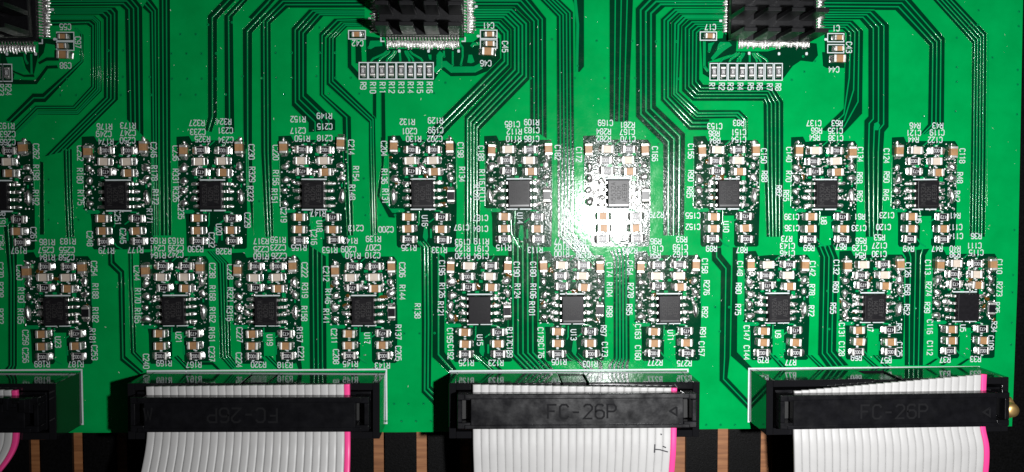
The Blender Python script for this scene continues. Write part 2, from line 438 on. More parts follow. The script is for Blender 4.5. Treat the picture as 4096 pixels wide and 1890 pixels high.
# between the rows and down to the headers
ch('B2', [(1212,880),(1245,925),(1250,1500),(1248,2022),(1346,2122)], [(1285,880),(1320,925),(1328,1500),(1322,1971),(1350,1998)], 2, 11)
ch('B2', [(1330,935),(1330,1755),(1470,1885)], [(1425,1005),(1425,1715),(1515,1845)], 1, 11)
ch('C1', [(25,0),(60,380),(60,1060),(30,1095)], [(130,0),(130,380),(130,1060),(120,1095)], 2)
ch('C1', [(812,190),(815,305),(888,375),(905,1025),(1050,1140)], [(868,180),(870,280),(942,350),(950,990),(1085,1110)], 1)
ch('C1', [(965,180),(968,350),(985,970),(1090,1075)], [(1008,180),(1010,350),(1030,960),(1115,1050)], 1)
ch('C1', [(1560,200),(1640,290),(1660,1000),(1745,1095)], [(1640,200),(1730,290),(1745,985),(1800,1060)], 3)
ch('C1', [(1310,1000),(1400,1097)], [(1345,985),(1450,1092)], 1)
ch('C1', [(1515,1035),(1610,1035),(1670,1097)], [(1515,1060),(1600,1060),(1640,1097)])
ch('C2', [(395,150),(405,1095)], [(530,240),(535,1095)], 3)
ch('C2', [(60,990),(165,1095)], [(110,990),(210,1095)], 1)
ch('C2', [(300,1040),(320,1095)], [(345,1040),(350,1095)])
ch('C2', [(715,1075),(715,1097)], [(765,1075),(765,1097)], 1); ch('C2', [(885,1075),(885,1097)], [(930,1075),(930,1097)], 1)
ch('C3', [(-300,985),(-180,1095)], [(-250,985),(-130,1095)], 1); ch('C3', [(-200,1000),(-105,1095)], [(-165,1000),(-70,1095)], 0)
ch('C3', [(-30,60),(-30,980),(85,1097)], [(190,180),(195,960),(320,1097)], 5, 11)
ch('C3', [(-40,-60),(-30,60),(30,160)], [(20,-60),(20,80),(80,180)], 1, 11)
ch('C3', [(425,970),(550,1097)], [(500,970),(625,1097)], 1)
ch('C3', [(590,990),(650,1050),(650,1097)], [(620,985),(685,1045),(685,1097)])
ch('C3', [(735,200),(765,260),(765,1010),(725,1060),(725,1097)], [(880,170),(885,250),(890,1010),(880,1060),(880,1097)], 4, 12)
ch('C3', [(1505,180),(1508,270),(1575,350),(1565,1000),(1565,1177),(1798,1415)], [(1580,170),(1583,220),(1655,310),(1645,1000),(1628,1154),(1798,1335)], 1)
ch('C3', [(1665,170),(1662,320),(1650,990),(1790,1112)], [(1705,170),(1705,320),(1700,960),(1815,1080)])
ch('C4', [(360,170),(390,240),(375,980),(440,1072)], [(490,150),(530,250),(515,950),(610,1062)], 3)
for u0, u1 in [(10,90),(290,380),(690,790),(785,875)]:
    ch('C4', [(u0,985),(u1,1076)], [(u0 + 45,985),(u1 + 50,1074)], 1)
ch('C4', [(1010,200),(1040,250),(1030,700),(1030,1062)], [(1220,180),(1190,230),(1180,700),(1170,1062)], 3)
for u in (1180, 1290, 1420): ch('C4', [(u + 80, 1010),(u, 1060)], [(u + 110,1010),(u + 40,1060)])

# ------------------------------------------------------------------ shared small parts
def end_mesh(L, W, H, t, ext, seed, mat_end='endcap'):
    """metal end of a chip part with its solder fillet, at the +x end"""
    r = random.Random(seed); mb = MB()
    mb.box(L / 2 - t, L / 2 + .03, -W / 2 - .02, W / 2 + .02, .02, H + .02, 0)
    me = mb.mesh('terminal', [mat_end, 'solder'], bevel=.09)
    mb = MB(); nu, nv = 7, 7
    hf = H * r.uniform(.55, 1.0)
    bul = r.uniform(.0, .28) if r.random() < .5 else 0
    vs = []
    for i in range(nu):
        s = i / (nu - 1)
        x = L / 2 - .05 + s * (ext + .05)
        h = hf * (1 - s) ** 1.7 + bul * math.sin(math.pi * s) * H
        for j in range(nv):
            q = j / (nv - 1) * 2 - 1
            y = q * (W / 2 + .06) * (1 - .22 * s * s)
            z = max(0.015, h * (1 - .75 * abs(q) ** 3) + r.uniform(-.035, .035) * (1 - s * .5)) if abs(q) < 1 and i < nu - 1 else 0.012
            vs.append((x + r.uniform(-.02, .02), y, z))
    mb.add(vs, [(i * nv + j, (i + 1) * nv + j, (i + 1) * nv + j + 1, i * nv + j + 1) for i in range(nu - 1) for j in range(nv - 1)], 1)
    m2 = mb.mesh('fillet', [mat_end, 'solder'], smooth=True)
    bm = bmesh.new(); bm.from_mesh(me); bm.from_mesh(m2); bm.to_mesh(me); bm.free()
    return me
def blob_mesh(rx, ry, h, seed, mat='solder', rough=.13):
    r = random.Random(seed); mb = MB(); nu, nv = 16, 6
    ph = [r.uniform(0, 6.28) for _ in range(5)]
    vs = [(0, 0, h)]
    for j in range(1, nv + 1):
        a = j / nv * math.pi / 2
        for i in range(nu):
            b = i / nu * 2 * math.pi
            w = 1 + rough * math.sin(2 * b + ph[0]) + rough * .7 * math.sin(3 * b + ph[1]) + r.uniform(-.05, .05)
            z = h * math.cos(a) ** .8 * (1 + rough * math.sin(b + ph[2]) * math.sin(a)) if j < nv else 0.01
            vs.append((rx * math.sin(a) * w * math.cos(b), ry * math.sin(a) * w * math.sin(b), max(.01, z)))
    fs = [(0, 1 + i, 1 + (i + 1) % nu) for i in range(nu)]
    for j in range(nv - 1):
        for i in range(nu):
            fs.append((1 + j * nu + i, 1 + (j + 1) * nu + i, 1 + (j + 1) * nu + (i + 1) % nu, 1 + j * nu + (i + 1) % nu))
    mb.add(vs, fs)
    return mb.mesh('solder_joint', mat, smooth=True)

def body_mesh(L, W, H, mat, bev=.06, z0=.03, name='body', mats=None):
    mb = MB(); mb.box(-L / 2, L / 2, -W / 2, W / 2, z0, H)
    return mb.mesh(name, mats or mat, bevel=bev)
CAP = body_mesh(1.9, 1.25, .95, 'ceramic', name='capacitor')
WCAP = body_mesh(1.9, 1.28, .85, 'white_ceramic', .1, name='capacitor')
SCAP = body_mesh(1.5, .82, .7, 'ceramic', name='capacitor')
def res_body(L, W, H):
    mb = MB(); mb.box(-L / 2, L / 2, -W / 2, W / 2, .03, H - .06, 0)
    me = mb.mesh('resistor', ['alumina', 'resist'], bevel=.03)
    mb = MB(); mb.box(-L / 2 + .3, L / 2 - .3, -W / 2 + .04, W / 2 - .04, H - .09, H, 1)
    m2 = mb.mesh('glaze', ['alumina', 'resist'], bevel=.02)
    bm = bmesh.new(); bm.from_mesh(me); bm.from_mesh(m2); bm.to_mesh(me); bm.free()
    return me
RES, SRES = res_body(1.95, 1.25, .55), res_body(1.6, .82, .5)
CAP_T = [end_mesh(1.95, 1.25, .97, .42, rng.uniform(.35, .75), i) for i in range(7)]
WCAP_T = [end_mesh(1.95, 1.25, .85, .36, rng.uniform(.4, .75), 20 + i) for i in range(5)]
RES_T = [end_mesh(1.98, 1.25, .53, .36, rng.uniform(.35, .75), 40 + i) for i in range(7)]
SCAP_T = [end_mesh(1.55, .82, .71, .36, rng.uniform(.3, .5), 60 + i) for i in range(4)]
SRES_T = [end_mesh(1.62, .82, .48, .30, rng.uniform(.3, .5), 70 + i) for i in range(4)]
BLOB = [blob_mesh(rng.uniform(.48, .66), rng.uniform(.46, .64), rng.uniform(.35, .6), 100 + i) for i in range(9)]
LONG = [blob_mesh(.58, 1.35, .75, 120 + i, rough=.08) for i in range(3)]
MARKS = MB()                      # the small printed dashes beside parts
def dash(x, y, rz=0.0, a=.3, b=.14):
    z = .098 + (len(MARKS.v) % 50) * 2e-4
    pts = []
    for i in range(10):
        t = i / 10 * 2 * math.pi
        px, py = a * math.copysign(abs(math.cos(t)) ** .6, math.cos(t)), b * math.copysign(abs(math.sin(t)) ** .6, math.sin(t))
        pts.append((x + px * math.cos(rz) - py * math.sin(rz), y + px * math.sin(rz) + py * math.cos(rz), z))
    MARKS.add(pts, [tuple(range(10))])

def jig(a): return rng.uniform(-a, a)
def passive(kind, x, y, rz=0.0, mark=None, jx=.05, ja=.05, dashes=True):
    """a two-ended chip part standing on the board"""
    body, ends, name = {'C': (CAP, CAP_T, 'capacitor'), 'W': (WCAP, WCAP_T, 'capacitor'), 'R': (RES, RES_T, 'resistor'),
                        'c': (SCAP, SCAP_T, 'capacitor'), 'r': (SRES, SRES_T, 'resistor')}[kind]
    if dashes and kind in 'CWR':
        for s in (-1, 1): dash(x - s * math.sin(rz) * .83, y + s * math.cos(rz) * .83, rz, .22, .1)
    a = rz + jig(ja)
    o = link(name, body, board, (x + jig(jx), y + jig(jx), 0.015), a)
    for q in (0, math.pi):
        link('terminal', rng.choice(ends), o, rz=q, scale=(1, rng.choice((-1, 1)), 1))
    if mark:
        hgt = .55 if kind in 'RC' else .40
        link('marking', text(mark, hgt, .085, 'ink', name='marking'), o, (0, 0, .562 if kind == 'R' else .512), math.pi)
    return o
def joint(x, y, mesh=None, rz=None, sc=1.0):
    return link('solder_joint', mesh or rng.choice(BLOB), board, (x, y, .012), rng.uniform(0, 6.28) if rz is None else rz, (sc, sc, sc * rng.uniform(.8, 1.15)))

# eight-pin amplifier chip
def soic_body():
    mb = MB()
    lv = [(.18, .10), (.0, .72), (.0, .80), (.14, 1.52)]
    X, Y = 1.95, 2.45
    vs = []
    for d, z in lv:
        vs += [(-X + d, -Y + d, z), (X - d, -Y + d, z), (X - d, Y - d, z), (-X + d, Y - d, z)]
    fs = [(3, 2, 1, 0), (12, 13, 14, 15)]
    for k in range(3):
        for i in range(4): fs.append((k * 4 + i, k * 4 + (i + 1) % 4, (k + 1) * 4 + (i + 1) % 4, (k + 1) * 4 + i))
    mb.add(vs, fs)
    return mb.mesh('amplifier_chip', 'epoxy', bevel=.05)
def gull(x0, zt, xk, xe, w, th, solder, seed=0):
    """one gull-wing lead leaving +x, with solder at its foot"""
    r = random.Random(seed); mb = MB()
    prof = [(x0, zt), (x0 + (xk - x0) * .55, zt), (xk, zt * .55), (xk + .18, th), (xe, th * .9)]
    up = [(x, z + th / 2) for x, z in prof]; dn = [(x, max(.01, z - th / 2)) for x, z in prof]
    n = len(prof); vs = []
    for y in (-w / 2, w / 2):
        vs += [(x, y, z) for x, z in up] + [(x, y, z) for x, z in dn]
    o = 2 * n; fs = []
    for i in range(n - 1):
        fs += [(i, i + 1, o + i + 1, o + i), (n + i + 1, n + i, o + n + i, o + n + i + 1), (i + 1, i, n + i, n + i + 1), (o + i, o + i + 1, o + n + i + 1, o + n + i)]
    fs.append((n - 1, 2 * n - 1, o + 2 * n - 1, o + n - 1))
    mb.add(vs, fs, 0)
    me = mb.mesh('pin', ['tin', 'solder'], bevel=.03, segs=1)
    if solder:
        mb = MB(); nu, nv = 9, 5; vs = []
        for i in range(nu):
            s = i / (nu - 1); x = xk - .05 + s * (xe + solder - xk + .05)
            for j in range(nv):
                q = j / (nv - 1) * 2 - 1
                h = (.34 * math.sin(math.pi * min(1, .15 + s * .85)) ** .8 + .03) * (1 - abs(q) ** 2.2)
                vs.append((x, q * (w * .5 + .13) * (1 - .35 * s ** 3), .012 if (abs(q) == 1 or i == nu - 1) else max(.02, h * r.uniform(.75, 1.2))))
        mb.add(vs, [(i * nv + j, (i + 1) * nv + j, (i + 1) * nv + j + 1, i * nv + j + 1) for i in range(nu - 1) for j in range(nv - 1)], 1)
        m2 = mb.mesh('foot', ['tin', 'solder'], smooth=True)
        bm = bmesh.new(); bm.from_mesh(me); bm.from_mesh(m2); bm.to_mesh(me); bm.free()
    return me
SOIC = soic_body()
SPIN = [gull(1.90, .75, 2.35, 3.0, .42, .2, rng.uniform(.35, .8), i) for i in range(6)]
mb = MB(); mb.box(-1.62, 1.62, -.13, .13, 0, .004)
BAR = mb.mesh('pin_one_bar', 'groove')

def amplifier(x, y, label, marked):
    o = link('amplifier_chip', SOIC, board, (x, y, 0), jig(.012), label=label)
    for k in range(4):
        for q in (0, math.pi):
            link('pin', rng.choice(SPIN), o, (0, (k - 1.5) * 1.27, 0), q)
    if marked:
        for xx, s in ((-.95, 'N5532A'), (0.02, '*02M'), (.98, 'AEE69')):
            link('marking', text(s, .72, .085, 'laser', adv=.86, wid=.6, name='marking'), o, (xx, .12, 1.522), math.pi / 2)
        link('pin_one_bar', BAR, o, (0, -1.95, 1.521))
    return o

# ------------------------------------------------------------------ the twenty amplifier cells
# silkscreen centre of the chip in photo pixels, layout, left and right top capacitor (tile pixels), name, markings shown
CELLS = [
 ((0,785),'A',None,('B1',163,175),'U24',0,'black eight-pin amplifier chip at the row end beside label R192'),
 ((475,783),'A',('B1',655,205),('B1',1075,170),'U22',1,'black eight-pin amplifier chip between labels R175 and R172'),
 ((852,782),'A',('B1',1380,195),('B1',1800,170),'U20',1,'black eight-pin amplifier chip above label U20'),
 ((1257.6,779),'A',('B2',205,170),('B2',637,140),'U18',1,'black eight-pin amplifier chip above label U18'),
 ((1692.5,777.6),'A',('B2',1040,162),('B2',1462,165),'U16',1,'black eight-pin amplifier chip above label U16'),
 ((2076,777),'B',('B2',1780,190),('B3',275,185),'U14',1,'grey-looking marked amplifier chip above label U14'),
 ((2470,775.5),'B',('B3',580,185),('B3',1005,185),'U12',1,'marked amplifier chip in the brightest glare with solder splashes around'),
 ((2908,776.7),'B',('B3',1437,195),('B3',1845,190),'U10',1,'amplifier chip with solder spilled on its edge above label U10'),
 ((3297,778.8),'B',('B4',240,195),('B4',645,205),'U8',1,'black eight-pin amplifier chip above label U8'),
 ((3698,778.8),'B',('B4',997,195),('B4',1408,205),'U6',1,'black eight-pin amplifier chip above label U6'),
 ((233,1244),'A',('C1',190,355),('C1',612,325),'U23',1,'black eight-pin amplifier chip above label U23'),
 ((703,1242.7),'A',('C1',1093,348),('C1',1505,325),'U21',1,'black eight-pin amplifier chip above label U21'),
 ((1070.6,1243.5),'A',('C1',1790,345),('C2',275,312),'U19',1,'black eight-pin amplifier chip above label U19'),
 ((1456,1242.7),'A',('C2',595,350),('C2',1020,318),'U17',1,'black eight-pin amplifier chip above label U17'),
 ((1919,1238),'B',('C2',1470,320),('C2',1900,318),'U15',0,'unmarked pitted amplifier chip above label U15'),
 ((2289,1236),'B',('C3',240,315),('C3',665,315),'U13',1,'scorched amplifier chip above label U13'),
 ((2673,1235),'A',('C3',975,320),('C3',1393,305),'U11',1,'black eight-pin amplifier chip above label U11'),
 ((3108,1233),'B',('C3',1808,305),('C4',287,305),'U9',1,'black eight-pin amplifier chip above label U9'),
 ((3488,1231),'B',('C4',607,310),('C4',1005,300),'U7',1,'black eight-pin amplifier chip above label U7'),
 ((3857,1227),'B',('C4',1307,305),('C4',1705,300),'U5',0,'dull black amplifier chip above label U5'),
]
SPLASH = MB()
def splash(x, y, r):
    n = 8; h = r * rng.uniform(.45, .9)
    vs = [(x, y, .09 + h)]
    a0 = rng.uniform(0, 6.28); e = rng.uniform(.6, 1.5)
    for rr, z in ((.7, .65), (1.0, 0)):
        for i in range(n):
            a = a0 + i / n * 6.283
            vs.append((x + r * rr * math.cos(a) * e, y + r * rr * math.sin(a) / e, .09 * (z > 0) + h * z + .01))
    fs = [(0, 1 + i, 1 + (i + 1) % n) for i in range(n)] + [(1 + i, 1 + n + i, 1 + n + (i + 1) % n, 1 + (i + 1) % n) for i in range(n)]
    SPLASH.add(vs, fs)

def cell(ci, spec):
    (su, sv), lay, lc, rc, uname, marked, label = spec
    c = P(su, sv); X, Y = c.x, c.y
    def W(u, v): return X + u * TMM, Y - v * TMM
    left_edge = -262 if ci not in (10,) else -240
    dark_poly([W(*p) for p in [(left_edge,-435),(-170,-440),(-150,-400),(-60,-408),(228,-408),(250,-375),(252,110),(246,392),(232,402)] + ([(70,402),(58,385),(56,165),(-30,165),(-32,385),(-45,402)] if ci not in (1, 2, 4, 5, 6, 14, 15) else []) + [(-188,402),(-200,385),(-203,180),(-212,120),(left_edge,100)]])
    # scraps of copper between the pads
    for (u, v, w, h) in [(-21,-127,30,18),(125,-114,29,40),(-64,132,28,16),(-62,-214,36,20),(20,-298,30,20),(123,-299,28,22),(-192,-60,12,22),(208,-70,12,26),
                         (-62,-375,30,14),(75,-372,26,16),(-178,-330,16,30),(10,-215,26,20),(170,-215,22,18),(-120,-130,26,14),(165,150,40,12),(60,300,14,70)]:
        if rng.random() < .8:
            u += jig(4); v += jig(4)
            patch_poly([W(u - w / 2, v - h / 2), W(u + w / 2, v - h / 2), W(u + w / 2, v + h / 2), W(u - w / 2, v + h / 2)])
    if ci in (1, 2, 4, 5, 6, 14, 15): patch_poly([W(*p) for p in [(8,235),(30,238),(36,320),(26,360),(14,352),(-4,325)]])
    patch_poly([W(*p) for p in [(-250,108),(-150,108),(-135,122),(-150,136),(-230,136)]])
    for pts, w in [([(-30,128),(-32,215),(-40,235)],9), ([(85,124),(128,126),(150,145)],10), ([(251,-345),(251,-40)],8), ([(-258,-300),(-258,90)],8), ([(40,215),(80,185)],9),
                   ([(-60,330),(-20,380),(20,402)],9), ([(145,370),(145,400)],9), ([(20,-405),(-20,-370)],8), ([(110,-405),(90,-375),(80,-350)],8), ([(-140,150),(-165,160)],8)]:
        trace([W(*p) for p in pts], w * TMM)
    # printed lines above and below the chip
    for v in (-114, 114):
        if v > 0: segs = ((-94, -10), (6, 94))
        else: segs = ((-94, 94),)
        for a, b in segs:
            pa, pb = W(a, v), W(b, v)
            z = .0985
            MARKS.add([(pa[0], pa[1] - .11, z), (pb[0], pb[1] - .11, z), (pb[0], pb[1] + .11, z), (pa[0], pa[1] + .11, z)], [(0, 1, 2, 3)])
    amplifier(X, Y, label, marked)
    # passives
    for side, tile in ((-1, lc), (1, rc)):
        if tile is None: u, v = W(-217, -345)
        else:
            q = P(*T(*tile), 0.9); u, v = q.x, q.y
        passive('C', u, v, math.pi / 2, dashes=False)
        for d in (1, -1):
            if rng.random() < .55: joint(u + jig(.15), v + d * 1.45, sc=rng.uniform(.55, .8))
    r1, r2 = (('R', 'R'), ('W', 'W')) if lay == 'A' else (('W', 'R'), ('R', 'W'))
    for (k, mk), (u, v) in zip([(r1[0], 0), (r1[1], 0), (r2[0], 0), (r2[1], 0), ('R', 1), ('C', 0), ('C', 0), ('R', 1), ('C', 0), ('C', 0), ('R', 0), ('R', 0)],
                               [(-82,-334),(83,-334),(-94,-252),(76,-252),(-82,-174),(86,-168),(-112,171),(138,171),(-112,261),(136,261),(-112,341),(146,341)]):
        x, y = W(u, v)
        passive(k, x, y, rng.choice((0, math.pi)) if k != 'R' else 0.0, mark=('473' if mk else '1002') if k == 'R' else None)
    # bare pads heaped with solder
    for u, v in [(-217,-205),(-213,-110),(-220,-26),(-216,62),(203,-214),(206,-126)]:
        if (u, v) in ((-220,-26),(-216,62)) and ci in (4, 10, 5): continue
        x, y = W(u + jig(5), v + jig(5))
        joint(x, y, sc=rng.uniform(1.0, 1.4))
        for s in (-1, 1): dash(x + s * .62, y - .95, 0, .14, .12)
    if ci in (4, 10, 5):
        x, y = W(-221, 18); joint(x, y, rng.choice(LONG), jig(.1))
    x, y = W(208, 14)
    if rng.random() < .55: joint(x, y, rng.choice(LONG), jig(.08), .95)
    else:
        passive('R', x, y, math.pi / 2, dashes=False)
        for d in (-.8, .8): joint(x + jig(.05), y + d, sc=rng.uniform(.85, 1.0))
    for _ in range(rng.choice((1, 2, 3))):              # bridges by the left pins
        x, y = W(-135 + jig(22), rng.choice((-95, -36, 20)) + jig(8)); joint(x, y, sc=rng.uniform(.6, .95))
    if ci in (3, 12, 13, 4):
        x, y = W(5, -172); joint(x, y, LONG[ci % 3], math.pi / 2 + (.0 if ci != 4 else -.6), .62)
    # fine splashes of solder and flux
    n = {6: 700, 7: 560, 5: 430, 8: 420, 9: 400, 16: 420, 15: 440, 17: 420, 18: 440, 19: 420}.get(ci, 230)
    for _ in range(70 if ci > 4 and ci != 10 else 45):                # lumps between the pads
        u, v = rng.uniform(-245, 240), rng.uniform(-380, 110)
        if (abs(u) < 110 and abs(v) < 118) or (-150 < u < 140 and v < -130 and rng.random() < .6): continue
        x, y = W(u, v); splash(x, y, rng.uniform(.16, .34))
    for _ in range(n):
        u, v = rng.uniform(-250, 245), rng.uniform(-395, 390)
        if abs(u) < 95 and abs(v) < 115: continue
        if v > 125 and (u < -195 or rng.random() < .8): continue
        x, y = W(u, v)
        splash(x, y, rng.choice((.05, .06, .08, .11, .15, .19)) * rng.uniform(.7, 1.2))
for ci, sp in enumerate(CELLS): cell(ci, sp)
# the crooked bridge of solder over the cell above label U16
c = P(1692.5, 777.6)
joint(c.x - .1, c.y + 4.6, LONG[0], .75, .8)

# ------------------------------------------------------------------ square processors with their small neighbours
def tqfp(cu, cv, label, sides):
    c = P(cu, cv)
    mb = MB(); mb.box(-7, 7, -7, 7, .12, .62, taper=-.12); 
    mb2 = MB()
    lv = [(.12, .12), (0, .6), (0, .68), (.12, 1.15)]
    vs = []
    for d, z in lv: vs += [(-7 + d, -7 + d, z), (7 - d, -7 + d, z), (7 - d, 7 - d, z), (-7 + d, 7 - d, z)]
    fs = [(3, 2, 1, 0), (12, 13, 14, 15)] + [(k * 4 + i, k * 4 + (i + 1) % 4, (k + 1) * 4 + (i + 1) % 4, (k + 1) * 4 + i) for k in range(3) for i in range(4)]
    mb2.add(vs, fs)
    o = link('processor_chip', mb2.mesh('processor_chip', 'epoxy', bevel=.06), board, (c.x, c.y, 0), label=label)
    for s in sides:
        a = {'d': -math.pi / 2, 'r': 0, 'l': math.pi}[s]
        for k in range(25):
            t = (k - 12) * .5
            if s != 'd' and t > 1.6: continue
            px, py = (t, 0) if s == 'd' else (0, t)
            link('pin', rng.choice(TPIN), o, (px, py, 0), a)
    return c
TPIN = [gull(6.9, .62, 7.5, 8.05, .26, .14, rng.uniform(.5, .95), 200 + i) for i in range(6)]
def heatsink(cu, cv, label, rz=0.0, base_z=1.2):
    """cu, cv: middle of the base in photo pixels at the board"""
    c = P(cu, cv)
    o = link('heatsink', None, None, (c.x, c.y, base_z), rz, label=label, cat='heatsink', group='heatsinks on the square chips')
    mb = MB(); mb.box(-7.0, 7.0, -7.0, 7.0, 0, 1.6)
    link('base', mb.mesh('base', 'anodised', bevel=.12), o)
    mb = MB(); mb.box(-1.2, 1.2, -.45, .45, 0, 7.6, taper=.1)
    fin = mb.mesh('fin', 'anodised', bevel=.12)
    for i in range(4):
        for j in range(5):
            link('fin', fin, o, ((i - 1.5) * 3.86, -6.52 + j * 3.26, 1.58))
    return o
tqfp(1691, -14, 'square many-pinned processor chip under a heatsink beside labels C41 and C42', 'drl')
tqfp(3098, -14, 'square many-pinned processor chip under a heatsink beside labels C1 and C17', 'drl')
tqfp(-14, 0, 'square many-pinned processor chip under a heatsink beside label C55', 'dr')
heatsink(1688, -16, 'black finned heatsink on the square chip beside labels C41 and C42')
heatsink(3070, 8, 'black finned heatsink on the square chip beside labels C1 and C17', -.012)
heatsink(-30, -8, 'black finned heatsink on the square chip beside label C55', .03)

def silk_box(x0, x1, y0, y1, w=.16):
    z = .0985
    for a in ((x0 - w / 2, x1 + w / 2, y0 - w / 2, y0 + w / 2), (x0 - w / 2, x1 + w / 2, y1 - w / 2, y1 + w / 2),
              (x0 - w / 2, x0 + w / 2, y0 + w / 2, y1 - w / 2), (x1 - w / 2, x1 + w / 2, y0 + w / 2, y1 - w / 2)):
        MARKS.add([(a[0], a[2], z), (a[1], a[2], z), (a[1], a[3], z), (a[0], a[3], z)], [(0, 1, 2, 3)])
def boxed(kind, tile, u, v, w, h, rz=0, mark=None, off=(0, 0)):
    c = P(*T(tile, u, v)); hw, hh = w / 2 * TMM, h / 2 * TMM
    dark_poly([(c.x - hw, c.y - hh), (c.x + hw, c.y - hh), (c.x + hw, c.y + hh), (c.x - hw, c.y + hh)])
    silk_box(c.x - hw, c.x + hw, c.y - hh, c.y + hh)
    passive(kind, c.x + off[0] * TMM, c.y, rz, mark, dashes=False)
for t, u, v, off in [('A1',495,278,-10),('A1',495,350,-18),('A2',763,265,0),('A2',1757,262,5),('A2',1757,335,10),('A3',1482,275,8),('A4',510,287,20),('A4',510,370,22)]:
    boxed('c', t, u, v, 124, 62, off=(off, 0))
for t, u, v in [('A1',487,418),('A2',1748,392),('A4',530,447)]:
    q = P(*T(t, u, v)); passive('C', q.x, q.y, dashes=False)
for i in range(8): boxed('r', 'A2', 811 + i * 71, 537, 62, 122, math.pi / 2, '680')
for i in range(8): boxed('r', 'A3', 1524 + i * 69.4, 545, 60, 126, math.pi / 2, '680')
for u in (58, -12): boxed('r', 'A1', u, 552, 66, 125, math.pi / 2, '680')
for t, pts in [('A2', [(858,145),(1082,388),(1303,388),(1530,388),(1662,52),(1678,275)]), ('A3', [(1575,160),(1790,405),(1932,70)]), ('A4', [(82,408),(290,408),(425,68),(435,300)]), ('A1', [(55,410),(272,410),(398,75),(415,298)])]:
    for u, v in pts:
        q = P(*T(t, u, v)); dash(q.x, q.y, 0 if v > 300 else math.pi / 2, .22, .26)
for t, u, v, sx in [('A2',955,300,-1),('A2',1568,300,1),('A1',310,315,1)]:
    q = P(*T(t, u, v))
    MARKS.add([(q.x - .35, q.y - .42, .0985), (q.x + .35, q.y - .42, .0985), (q.x + .35, q.y - .22, .0985), (q.x - .35, q.y - .22, .0985)], [(0, 1, 2, 3)])
    MARKS.add([(q.x + sx * .25 - .1, q.y - .219, .0985), (q.x + sx * .25 + .1, q.y - .219, .0985), (q.x + sx * .25 + .1, q.y + .4, .0985), (q.x + sx * .25 - .1, q.y + .4, .0985)], [(0, 1, 2, 3)])

